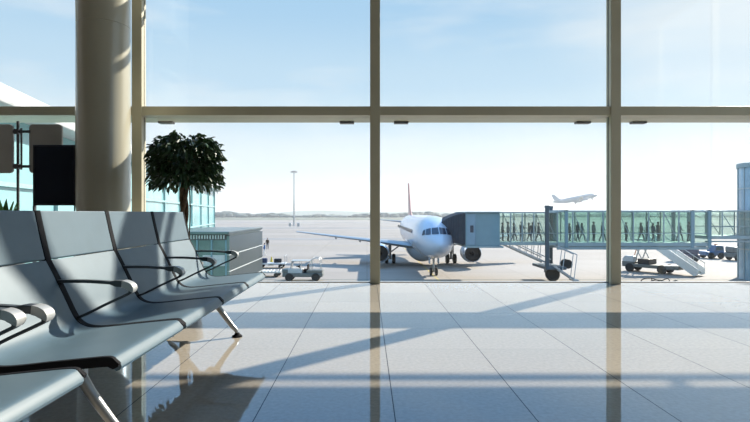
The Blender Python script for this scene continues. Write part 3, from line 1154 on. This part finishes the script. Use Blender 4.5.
C_ = {'black': cloth('black_cloth', (.015, .015, .018)), 'navy': cloth('navy_cloth', (.02, .035, .08)), 'grey': cloth('grey_cloth', (.12, .12, .13)), 'brown': cloth('brown_cloth', (.10, .065, .04)),
      'white': cloth('white_cloth', (.65, .64, .62)), 'red': cloth('red_cloth', (.22, .04, .03)), 'blue': cloth('blue_cloth', (.08, .16, .32)), 'green': cloth('olive_cloth', (.07, .09, .04))}
SHOE = mat('dark_shoe', (.02, .015, .012), .5)
HAIRS = [mat('dark_hair', (.015, .01, .008), .6), mat('brown_hair', (.06, .035, .02), .6), mat('fair_hair', (.28, .20, .10), .6)]
POSES = [dict(stride=.0, arms=((.1, 0), (.1, 0))), dict(stride=.6, arms=((.4, 0), (-.1, .02))), dict(stride=.2, arms=((1.1, -.05), (.2, .02))), dict(stride=-.5, arms=((.0, .05), (.9, -.04)))]


def add_person(px, Y, zfoot, hgt, pose, top, trous, hair, rz, label, group=None, long_hair=False):
    X = (px - VX) / FPX * Y
    o = bpy.data.objects.new('person', person_mesh('person', POSES[pose], hgt, [C_.get(top, YELLOW), C_[trous], SKIN, SHOE]))
    COL.objects.link(o)
    o.location = (X, Y, zfoot)
    o.rotation_euler = (0, 0, rz)
    tag(o, label, 'person', group)
    s = hgt / 1.75
    h = MB()
    h.ball((0, .012 * s, 1.675 * s), (.086 * s, .10 * s, .088 * s), 14, 8)
    if long_hair:
        h.ball((0, .055 * s, 1.56 * s), (.085 * s, .06 * s, .14 * s), 12, 8)
    hb = h.build('hair', HAIRS[hair], o, smooth=60)
    n_ = MB()
    n_.ball((0, -.118 * s, 1.61 * s), (.014 * s, .022 * s, .022 * s), 8, 6)
    for sg in (-1, 1):
        n_.ball((sg * .085 * s, .0, 1.61 * s), (.014 * s, .025 * s, .034 * s), 8, 6)
    n_.build('nose_and_ears', SKIN, o, smooth=60)
    return o


ordn = ['first', 'second', 'third', 'fourth', 'fifth', 'sixth', 'seventh', 'eighth', 'ninth', 'tenth', 'eleventh', 'twelfth', 'thirteenth', 'fourteenth']
PEOPLE = [(502.5, 46.9, 1.70, 0, 'black', 'black', 0, 90), (508, 46.2, 1.78, 2, 'grey', 'black', 0, 60), (514, 46.9, 1.66, 1, 'navy', 'navy', 1, 90), (521.5, 46.1, 1.80, 2, 'black', 'black', 0, 110),
          (529, 46.9, 1.68, 3, 'brown', 'black', 1, 80), (532.5, 46.2, 1.74, 0, 'black', 'navy', 0, 180), (538.5, 46.4, 1.70, 1, 'grey', 'black', 0, 90),
          (566, 46.2, 1.72, 2, 'black', 'black', 0, 75), (569.5, 46.9, 1.62, 0, 'green', 'black', 1, 90), (577.5, 46.2, 1.78, 3, 'black', 'navy', 0, 100), (582, 46.9, 1.66, 1, 'grey', 'grey', 1, 90),
          (593.5, 46.3, 1.80, 0, 'grey', 'black', 0, 95), (602.5, 46.6, 1.74, 1, 'navy', 'black', 0, 90),
          (626, 46.4, 1.74, 0, 'black', 'black', 0, 90), (641, 46.2, 1.70, 1, 'brown', 'black', 1, 90), (647.5, 46.9, 1.78, 2, 'black', 'navy', 0, 80), (653, 46.2, 1.65, 3, 'navy', 'black', 1, 100),
          (658, 46.8, 1.76, 0, 'black', 'black', 0, 90), (679.5, 46.3, 1.72, 1, 'grey', 'black', 0, 90), (689, 46.6, 1.80, 2, 'black', 'black', 0, 85)]
words_ = {'black': 'black', 'navy': 'navy', 'grey': 'grey', 'brown': 'brown', 'green': 'olive'}
for i, (px, Y, h_, po, tp_, tr_, hr, rz) in enumerate(PEOPLE):
    if i < 7:
        where = ordn[i] + ' figure from the airliner inside the glass bridge'
    elif i < 13:
        where = ordn[i - 7] + ' figure past the lift columns inside the glass bridge'
    else:
        where = ordn[i - 13] + ' figure past the tall mullion inside the glass bridge'
    add_person(px, Y, zf + .005, h_, po, tp_, tr_, hr, R(rz), 'person in %s top, %s' % (words_[tp_], where), 'passengers walking through the jet bridge', long_hair=(hr == 1))
p = at(267.5, 247.5, 91)
add_person(267.5, 86, APRON, 1.90, 0, 'brown', 'grey', 0, R(20), 'person in brown top standing far out on the apron beside the mast', 'apron workers')
add_person(264.5, 73, APRON, 1.80, 3, 'blue', 'white', 1, R(-60), 'person in blue jacket and pale trousers walking behind the baggage cart', 'apron workers')

# ------------------------------------------------------------------ ground vehicles
def wheel(b_parent, c, r, w_, axis='y'):
    MBw = MB().lathe([(r * .45, -w_ / 2), (r * .88, -w_ / 2), (r, -w_ / 4), (r, w_ / 4), (r * .88, w_ / 2), (r * .45, w_ / 2)], c, axis, 24)
    o = MBw.build('wheel', TYRE, b_parent, smooth=40)
    h = MB()
    cyl(h, c, r * .45, w_ * .9, axis, 16)
    h.build('hub', GALV, o, smooth=40)
    return o


# baggage tug: cab toward the camera-left, open deck with a tubular frame behind
loc = at(303, 281, 46.0)
tug = thing('baggage_tug', (loc.x, 46.2, APRON), 'grey open baggage tug with tubular rear frame on the apron', 'tug')
b = MB().box((-1.75, -.65, .38), (1.75, .65, .72))
b.box((-1.75, -.62, .72), (-1.25, .62, 1.05)).box((.35, -.62, .72), (1.72, .62, .98))
b.build('body', GREYP, tug, bevel=.05)
b = MB().prism([(-1.30, .72), (-.02, .72), (-.02, 1.02), (-.10, 1.05), (-1.2, 1.10), (-1.32, 1.02)], -.60, .60)
b.build('hood', WHITEP, tug, bevel=.03)
b = MB()
for y in (-.56, .56):
    b.tube([(-.15, y, 1.0), (-.28, y, 1.78), (.62, y, 1.78), (.66, y, .95)], .03, 8)
    b.tube([(-1.1, y, 1.0), (-.95, y, 1.72), (-.28, y, 1.78)], .025, 8)
b.box((-1.0, -.6, 1.76), (.66, .6, 1.80))
b.build('canopy', GALV, tug)
b = MB().prism([(-1.02, 1.10), (-.92, 1.70), (-.90, 1.70), (-1.0, 1.10)], -.54, .54)
b.build('windscreen', VGLASS, tug)
b = MB().box((.05, -.45, .72), (.45, .45, 1.0)).box((.38, -.45, 1.0), (.48, .45, 1.42))
b.build('driver_seat', TRIM, tug, bevel=.03)
b = MB()
for y in (-.6, .6):
    b.tube([(.75, y, .95), (.80, y, 1.9), (.92, y, 2.0), (1.42, y, 2.0), (1.52, y, 1.88), (1.55, y, .95)], .028, 8)
    b.tube([(.78, y, 1.45), (1.54, y, 1.45)], .02, 6)
for x, z in ((.92, 2.0), (1.42, 2.0), (1.54, 1.45)):
    b.tube([(x, -.6, z), (x, .6, z)], .024, 8)
b.build('tubular_frame', GALV, tug)
b = MB().lathe([(.02, -.28), (.07, -.05), (.16, .05), (.17, .08)], (-.35, 0, 1.25), 'x', 16)
b.build('steering_wheel', TRIM, tug)
for x in (-1.15, 1.15):
    for y in (-.62, .62):
        wheel(tug, (x, y, .36), .36, .24)
for x in (-1.72,):
    b = MB()
    for y in (-.45, .45):
        cyl(b, (-1.77, y, .86), .10, .05, 'x', 16)
    b.build('headlamp', WHITEP, tug)

loc = at(274, 268, 56.8)
cart = thing('baggage_cart', (loc.x - .2, 57, APRON), 'flat pale baggage cart carrying dark gear, behind the grey tug', 'cart')
b = MB().box((-1.7, -.75, .42), (1.5, .75, .56))
b.build('deck', WHITEP, cart, bevel=.02)
b = MB().tube([(1.5, 0, .45), (2.3, 0, .35)], .04, 8)
b.build('tow_bar', GALV, cart)
b = MB()
for x in (-1.65, 1.45):
    b.tube([(x, -.7, .56), (x, -.7, 1.35), (x, .7, 1.35), (x, .7, .56)], .03, 8)
b.build('end_rail', GALV, cart)
for x in (-1.2, 1.0):
    for y in (-.68, .68):
        wheel(cart, (x, y, .25), .25, .16)
for k, (x, y, w_, d_, h_, m_) in enumerate(((-.9, -.2, .75, .5, .5, C_['navy']), (.55, .25, .8, .5, .42, BLACK))):
    o = MB().box((x - w_ / 2, y - d_ / 2, .565), (x + w_ / 2, y + d_ / 2, .565 + h_)).build('suitcase', m_, None, bevel=.06)
    o.location = cart.location
    tag(o, ['navy suitcase lying on the pale baggage cart', 'black suitcase lying on the pale baggage cart'][k], 'suitcase', 'luggage on the cart')
    hd = MB().tube([(x - .1, y - d_ / 2 - .02, .74), (x - .1, y - d_ / 2 - .05, .78), (x + .1, y - d_ / 2 - .05, .78), (x + .1, y - d_ / 2 - .02, .74)], .015, 6)
    hd.build('handle', TRIM, o)
loc = at(263, 279, 47.4)
dol = thing('container_dolly', (loc.x, 49.2, APRON), 'low grey roller dolly parked just in front of the tug', 'dolly')
b = MB().box((-1.5, -.8, .40), (1.4, .8, .50))
for k in range(9):
    cyl(b, (-1.3 + k * .32, 0, .54), .05, 1.5, 'y', 10)
b.build('roller_deck', GALV, dol)
b = MB()
for x in (-1.45, 1.35):
    b.tube([(x, -.75, .5), (x, -.75, .92), (x, .75, .92), (x, .75, .5)], .03, 8)
b.tube([(1.4, 0, .42), (2.05, 0, .32)], .035, 8)
b.build('stop_rail', GREYP, dol)
for x in (-1.0, 1.0):
    for y in (-.7, .7):
        wheel(dol, (x, y, .22), .22, .14)
hv = at(262, 262, 60)

loc = at(271.5, 265, 60)
cn = thing('traffic_cone', (loc.x, 60, APRON), 'small yellow marker cone standing just beyond the baggage cart', 'cone')
MB().box((-.3, -.3, 0), (.3, .3, .05)).build('base', BLACK, cn, bevel=.01)
MB().lathe([(.24, .05), (.20, .2), (.05, .95), (.01, .97)], (0, 0, 0), 'z', 20).build('body', YELLOW, cn, smooth=40)
# floodlight mast
loc = at(294, 226, 247)
ms = thing('floodlight_mast', (loc.x, 247, APRON), 'tall slender floodlight mast far out on the apron', 'mast')
MB().lathe([(.42, 0), (.26, 14), (.2, 25.5)], (0, 0, 0), 'z', 16).build('pole', GALV, ms, smooth=50)
b = MB().lathe([(.2, 25.3), (1.2, 25.5), (1.25, 25.9), (.2, 26.0)], (0, 0, 0), 'z', 20)
b.build('headframe', GALV, ms, smooth=30)
for k in range(6):
    a = 2 * PI * k / 6
    MB().cbox((1.3 * math.cos(a), 1.3 * math.sin(a), 25.35), (.55, .55, .45)).build('floodlight', WHITEP, ms, bevel=.05)
for k, px in enumerate((290, 298.5)):
    loc = at(px, 226.5, 240)
    cb = thing('equipment_cabinet', (loc.x, 240, APRON), ['pale roadside cabinet just before the floodlight mast', 'pale roadside cabinet just past the floodlight mast'][k], 'cabinet', 0, 'cabinets by the mast')
    MB().box((-.6, -.4, .1), (.6, .4, 1.5)).build('housing', WHITEP, cb, bevel=.04)
    MB().box((-.55, -.42, .2), (-.02, -.4, 1.4)).box((.02, -.42, .2), (.55, -.42 + .02, 1.4)).build('door', GALV, cb)
    MB().box((-.65, -.45, 0), (.65, .45, .1)).build('plinth', GALV, cb)

# passenger stair truck
loc = at(664, 275, 50.4)
stt = thing('stair_truck', (28.7, 52.3, APRON), 'white passenger stair truck standing under the jet bridge', 'stair truck', R(-52))
stt.scale = (1.1, 1.1, 1.1)
b = MB().box((-2.6, -.85, .45), (2.3, .85, .75)).box((-2.6, -.85, .75), (-1.5, .85, .95))
b.build('chassis', GREYP, stt, bevel=.04)
b = MB().prism([(-2.55, .9), (-1.55, .9), (-1.55, 1.45), (-2.35, 1.45), (-2.6, 1.15)], -.82, -.05)
b.build('cab', WHITEP, stt, bevel=.05)
b = MB().box((-1.2, -.80, .75), (-.2, .8, 1.25))
b.build('engine_box', BLACK, stt, bevel=.04)
for x in (-1.9, .9):
    for y in (-.78, .78):
        wheel(stt, (x, y, .40), .40, .26)
xt, zt_, xb_, zb_ = -.55, 3.05, 3.6, .18
for y in (-.78, .78):
    b = MB()
    b.prism([(xt, zt_ - .25), (xb_ - .15, zb_ - .12), (xb_ + .15, zb_), (xb_ + .15, zb_ + .5), (xt + .1, zt_ + .45), (xt, zt_ + .45)], y - .03, y + .03)
    sp_ = b.build('side_panel', STAIRW, stt, bevel=.01)
    r_ = MB().tube([(xt, y, zt_ + .92), (xb_ + .15, y, zb_ + .92)], .035, 8)
    for k in range(6):
        s_ = k / 5
        r_.tube([(xt + (xb_ + .1 - xt) * s_, y, zt_ + .42 + (zb_ - zt_ + .08) * s_), (xt + (xb_ + .1 - xt) * s_, y, zt_ + .92 + (zb_ - zt_ + .1) * s_)], .02, 6)
    r_.build('handrail', GALV, sp_)
b = MB()
for k in range(14):
    s_ = k / 13
    x, z = xt + (xb_ - xt) * s_, zt_ + (zb_ - zt_) * s_
    b.box((x - .16, -.75, z - .03), (x + .12, .75, z + .02)).box((x - .17, -.75, z - .03), (x - .15, .75, z + .20))
b.build('steps', mat('cream_step', (.62, .60, .52), .6), stt)
b = MB().box((xt - 1.3, -.8, zt_ - .12), (xt, .8, zt_))
b.build('platform', GALV, stt)
b = MB()
for y in (-.72, .72):
    b.bar((-1.6, y, .7), (-.75, y, zt_ - .1), .09).bar((-1.75, y, zt_ - .1), (-.6, y, .75), .07)
b.build('lift_arm', GALV, stt)
b = MB()
for y in (-.78, .78):
    b.tube([(xt - 1.28, y, zt_), (xt - 1.28, y, zt_ + 1.0), (xt, y, zt_ + 1.0), (xt, y, zt_)], .03, 8).tube([(xt - 1.28, y, zt_ + .5), (xt, y, zt_ + .5)], .02, 6)
b.build('platform_rail', GALV, stt)
b = MB().tube([(-2.3, .75, 1.0), (-1.9, .75, 2.4)], .04, 8)
b.build('warning_pole', ORANGE, stt)


def flat_truck(px, y, Y, label, body, L_=3.4, cab=True, name='tow_tractor'):
    loc = at(px, y, Y)
    t = thing(name, (loc.x, Y, APRON), label, 'vehicle')
    b = MB().box((-L_ / 2, -.85, .4), (L_ / 2, .85, .95))
    b.build('body', body, t, bevel=.08)
    if cab:
        b = MB().prism([(-.2, .95), (1.1, .95), (1.0, 1.75), (.0, 1.75)], -.78, .78)
        b.build('cab', body, t, bevel=.05)
        b = MB()
        for yy in (-.79, .785):
            b.prism([(-.02, 1.15), (.95, 1.15), (.92, 1.6), (.1, 1.6)], yy, yy + .01)
        b.build('cab_window', VGLASS, t)
        MB().cbox((.5, 0, 1.82), (.2, .4, .14)).build('beacon', ORANGE, t, bevel=.02)
    else:
        b = MB().box((-L_ / 2 + .1, -.8, .95), (L_ / 2 - .1, .8, 1.75))
        b.build('load_cover', body, t, bevel=.15)
    for x in (-L_ / 2 + .65, L_ / 2 - .65):
        for yy in (-.8, .8):
            wheel(t, (x, yy, .42), .42, .26)
    return t


flat_truck(684.5, 262, 64.5, 'dark violet-grey covered cart behind the stair truck', PURPLEP, 2.9, False, 'covered_cart')
flat_truck(712, 258.5, 69, 'small blue tow tractor beyond the stair truck', BLUEP, 2.6)
flat_truck(741, 259, 66, 'long dark covered trailer between the blue tractor and the tower', GREYP, 3.2, False, 'covered_trailer')

# low vehicle whose rails just show over the floor edge
loc = at(660, 284, 38)
ld = thing('belt_loader', (loc.x, 38, APRON), 'dark low loader whose curved rails peek over the floor edge', 'loader')
MB().box((-1.3, -.7, .35), (1.2, .7, .62)).build('chassis', GREYP, ld, bevel=.05)
b = MB()
for y in (-.55, .55):
    b.tube(catmull([(-1.2, y, .6), (-1.0, y, 1.05), (-.3, y, 1.15), (.3, y, .95), (.9, y, 1.12), (1.1, y, .6)], 5), .035, 8)
    b.tube([(-.3, y, 1.15), (-.3, y, .6)], .03, 8).tube([(.3, y, .95), (.3, y, .6)], .03, 8)
b.build('rail', TRIM, ld, smooth=50)
for x in (-.85, .8):
    for y in (-.68, .68):
        wheel(ld, (x, y, .3), .3, .2)

# ------------------------------------------------------------------ glass pier building, running out on the far side of the plant
e1 = Vector((-11.6, 40.0, 0))
dv = Vector((-.175, 1, 0)).normalized()
nv = Vector((-dv.y, dv.x, 0))          # away from the apron
Lp = 33.0
pr = thing('pier_building', (e1.x, e1.y, APRON), 'pale teal glass terminal pier with white roof behind the tree', 'building')
MP = Matrix((( -dv.x, nv.x, 0, 0), (-dv.y, nv.y, 0, 0), (0, 0, 1, 0), (0, 0, 0, 1)))   # local x runs back toward the viewer
zr = 2.85 - APRON


def pbox(b, a, c):
    return b.box(a, c, MP)


b = pbox(MB(), (0.02, .05, 0), (Lp, .10, zr - .3))
b.build('glass_wall', WINGGLASS, pr)
b = pbox(MB(), (0, .10, 0), (.06, 9, zr - .3))
b.build('end_wall', WINGGLASS, pr)
b = pbox(MB(), (-.3, -.5, zr - .3), (Lp, 9.5, zr))
b.build('roof', PIERW, pr, bevel=.05)
b = pbox(MB(), (.1, .12, 5.0), (Lp - .1, 8.8, 5.3))
b.build('floor_slab', PIERF, pr)
for k in range(10):
    x = k * Lp / 9
    pbox(MB(), (max(0, x - .035), -.02, 0), (x + .035, .06, zr - .3)).build('mullion', PIERF, pr)
for z in (2.6, 5.15, 6.4):
    pbox(MB(), (0, -.03, z - .04), (Lp, .055, z + .04)).build('transom', PIERF, pr)

# low annex between the hall and the pier: louvred rim, glass front, seamed cladding
AX0, AX1, AY0, AY1 = -7.75, -4.98, 19.0, 25.0
an = thing('service_annex', (-6.9, 22, APRON), 'low grey flat-topped annex with seamed cladding and green glass front, outside the tree', 'annex')
zt2 = .22 - APRON


def A(x, y, z):
    return (x + 6.9, y - 22, z)


b = MB()
lv = [0, .8, 1.6, 2.4, 3.2, 3.8, 4.4, zt2 - .16]
for k in range(len(lv) - 1):
    b.box(A(AX1 - .1, AY0, lv[k] + .010), A(AX1, AY1, lv[k + 1] - .010))
b.build('side_cladding', STEEL, an)
b = MB().box(A(AX0, AY0 + .12, 0), A(AX1 - .10, AY1 - .02, zt2 - .1))
b.build('core', mat('pale_seam', (.42, .45, .45), .5), an)
for z in lv[2:-1]:
    MB().box(A(AX1 - .06, AY0 - .004, z - .016), A(AX1 + .006, AY1 - .01, z + .016)).build('seam_strip', MATS['pale_seam'], an)
b = MB().box(A(AX0, AY0 + .02, 0), A(AX1 - .1, AY0 + .10, zt2 - .32))
b.build('front_glass', PGLASS, an)
for k in range(6):
    x = AX0 + (AX1 - AX0 - .15) * k / 5
    MB().box(A(x, AY0 - .02, 0), A(x + .06, AY0 + .06, zt2 - .3)).build('front_mullion', TEALC, an)
for k in range(2):  # two pale flat rectangles just ahead of the front glass
    MB().box(A(-7.0 + k * 1.05, AY0 + .005, zt2 - 1.25), A(-6.2 + k * 1.05, AY0 + .018, zt2 - .85)).build('pale_panel', PIERW, an)
b = MB().box(A(AX0, AY0 + .06, zt2 - .32), A(AX1 - .02, AY0 + .16, zt2 - .12))
b.build('rim_recess', ALU_D, an)
for k in range(26):
    x = AX0 + .1 + k * (AX1 - AX0 - .3) / 25
    MB().cbox(A(x, AY0 + .03, zt2 - .2), (.05, .08, .14)).build('louvre', GALV, an)
MB().box(A(AX0 - .05, AY0 - .05, zt2 - .1), A(AX1, AY1, zt2)).build('roof', STEEL, an, bevel=.02)

# ------------------------------------------------------------------ sky, sun, haze, camera
w_ = bpy.data.worlds.new('World')
scene.world = w_
w_.use_nodes = True
nt = w_.node_tree
bg = nt.nodes['Background']
tc = nt.nodes.new('ShaderNodeTexCoord')
sp = nt.nodes.new('ShaderNodeSeparateXYZ')
nt.links.new(tc.outputs['Generated'], sp.inputs[0])
rp = nt.nodes.new('ShaderNodeValToRGB')
rp.color_ramp.interpolation = 'EASE'
els = [(0.0, (.52, .54, .55)), (.10, (.45, .495, .53)), (.19, (.335, .425, .49)), (.24, (.30, .40, .485)), (.38, (.235, .355, .475)), (.62, (.235, .53, 1.0)), (1.0, (.22, .52, 1.0))]
while len(rp.color_ramp.elements) < len(els):
    rp.color_ramp.elements.new(.5)
for e, (p_, c_) in zip(rp.color_ramp.elements, els):
    e.position = p_
    e.color = (*c_, 1)
nt.links.new(sp.outputs['Z'], rp.inputs['Fac'])
# thin cirrus
mp = nt.nodes.new('ShaderNodeMapping')
mp.inputs['Scale'].default_value = (1.4, 1.4, 6.5)
mp.inputs['Rotation'].default_value = (0, R(14), R(20))
nt.links.new(tc.outputs['Generated'], mp.inputs[0])
nz = nt.nodes.new('ShaderNodeTexNoise')
nz.inputs['Scale'].default_value = 1.9
nz.inputs['Detail'].default_value = 7
nz.inputs['Roughness'].default_value = .55
nt.links.new(mp.outputs[0], nz.inputs['Vector'])
cr_ = nt.nodes.new('ShaderNodeMapRange')
cr_.inputs['From Min'].default_value = .46
cr_.inputs['From Max'].default_value = .78
cr_.inputs['To Max'].default_value = .75
nt.links.new(nz.outputs['Fac'], cr_.inputs['Value'])
mx = nt.nodes.new('ShaderNodeMixRGB')
mx.inputs['Color2'].default_value = (.48, .50, .52, 1)
nt.links.new(cr_.outputs[0], mx.inputs['Fac'])
nt.links.new(rp.outputs['Color'], mx.inputs['Color1'])
dt = nt.nodes.new('ShaderNodeVectorMath')
dt.operation = 'DOT_PRODUCT'
dt.inputs[1].default_value = Vector((1, 1, .875)).normalized()
nt.links.new(tc.outputs['Generated'], dt.inputs[0])
gr = nt.nodes.new('ShaderNodeMapRange')
gr.interpolation_type = 'SMOOTHSTEP'
gr.inputs['From Min'].default_value = .86
gr.inputs['From Max'].default_value = 1.0
gr.inputs['To Max'].default_value = .8
nt.links.new(dt.outputs['Value'], gr.inputs['Value'])
m2 = nt.nodes.new('ShaderNodeMixRGB')
m2.inputs['Color2'].default_value = (.50, .515, .52, 1)
nt.links.new(gr.outputs[0], m2.inputs['Fac'])
nt.links.new(mx.outputs['Color'], m2.inputs['Color1'])
nt.links.new(m2.outputs['Color'], bg.inputs['Color'])
bg.inputs['Strength'].default_value = 2.0

hm = bpy.data.materials.new('thin_summer_haze')
hm.use_nodes = True
hn = hm.node_tree
hn.nodes.remove(hn.nodes['Principled BSDF'])
vsn = hn.nodes.new('ShaderNodeVolumeScatter')
vsn.inputs['Color'].default_value = (.93, .96, 1, 1)
vsn.inputs['Density'].default_value = .0005
vsn.inputs['Anisotropy'].default_value = .3
hn.links.new(vsn.outputs[0], hn.nodes['Material Output'].inputs['Volume'])
hz = MB().box((-1200, 130, APRON + .03), (1500, 1490, 50)).build('haze', hm)
tag(hz, 'thin pale haze lying over the far airfield', 'haze', None, 'stuff')

sd = bpy.data.lights.new('sun', 'SUN')
sd.energy = 11.0
sd.color = (1.0, .91, .79)
sd.angle = R(.6)
so = bpy.data.objects.new('sun', sd)
COL.objects.link(so)
so.rotation_euler = Vector((-1, -1, -.875)).to_track_quat('-Z', 'Y').to_euler()

cam = bpy.data.cameras.new('camera')
cam.sensor_width = 36
cam.lens = FPX / 750 * 36
cam.shift_x = (375 - VX) / 750
cam.shift_y = (HY - 211) / 750
cam.clip_end = 5000
co = bpy.data.objects.new('camera', cam)
COL.objects.link(co)
co.location = (0, 0, CZ)
co.rotation_euler = (R(90), 0, 0)
scene.camera = co

vs = scene.view_settings
vs.view_transform = 'Standard'
vs.look = 'None'
vs.gamma = 1
vs.exposure = 0.0
vs.use_curve_mapping = False
scene.cycles.max_bounces = 10
scene.cycles.transparent_max_bounces = 24
scene.cycles.use_denoising = True
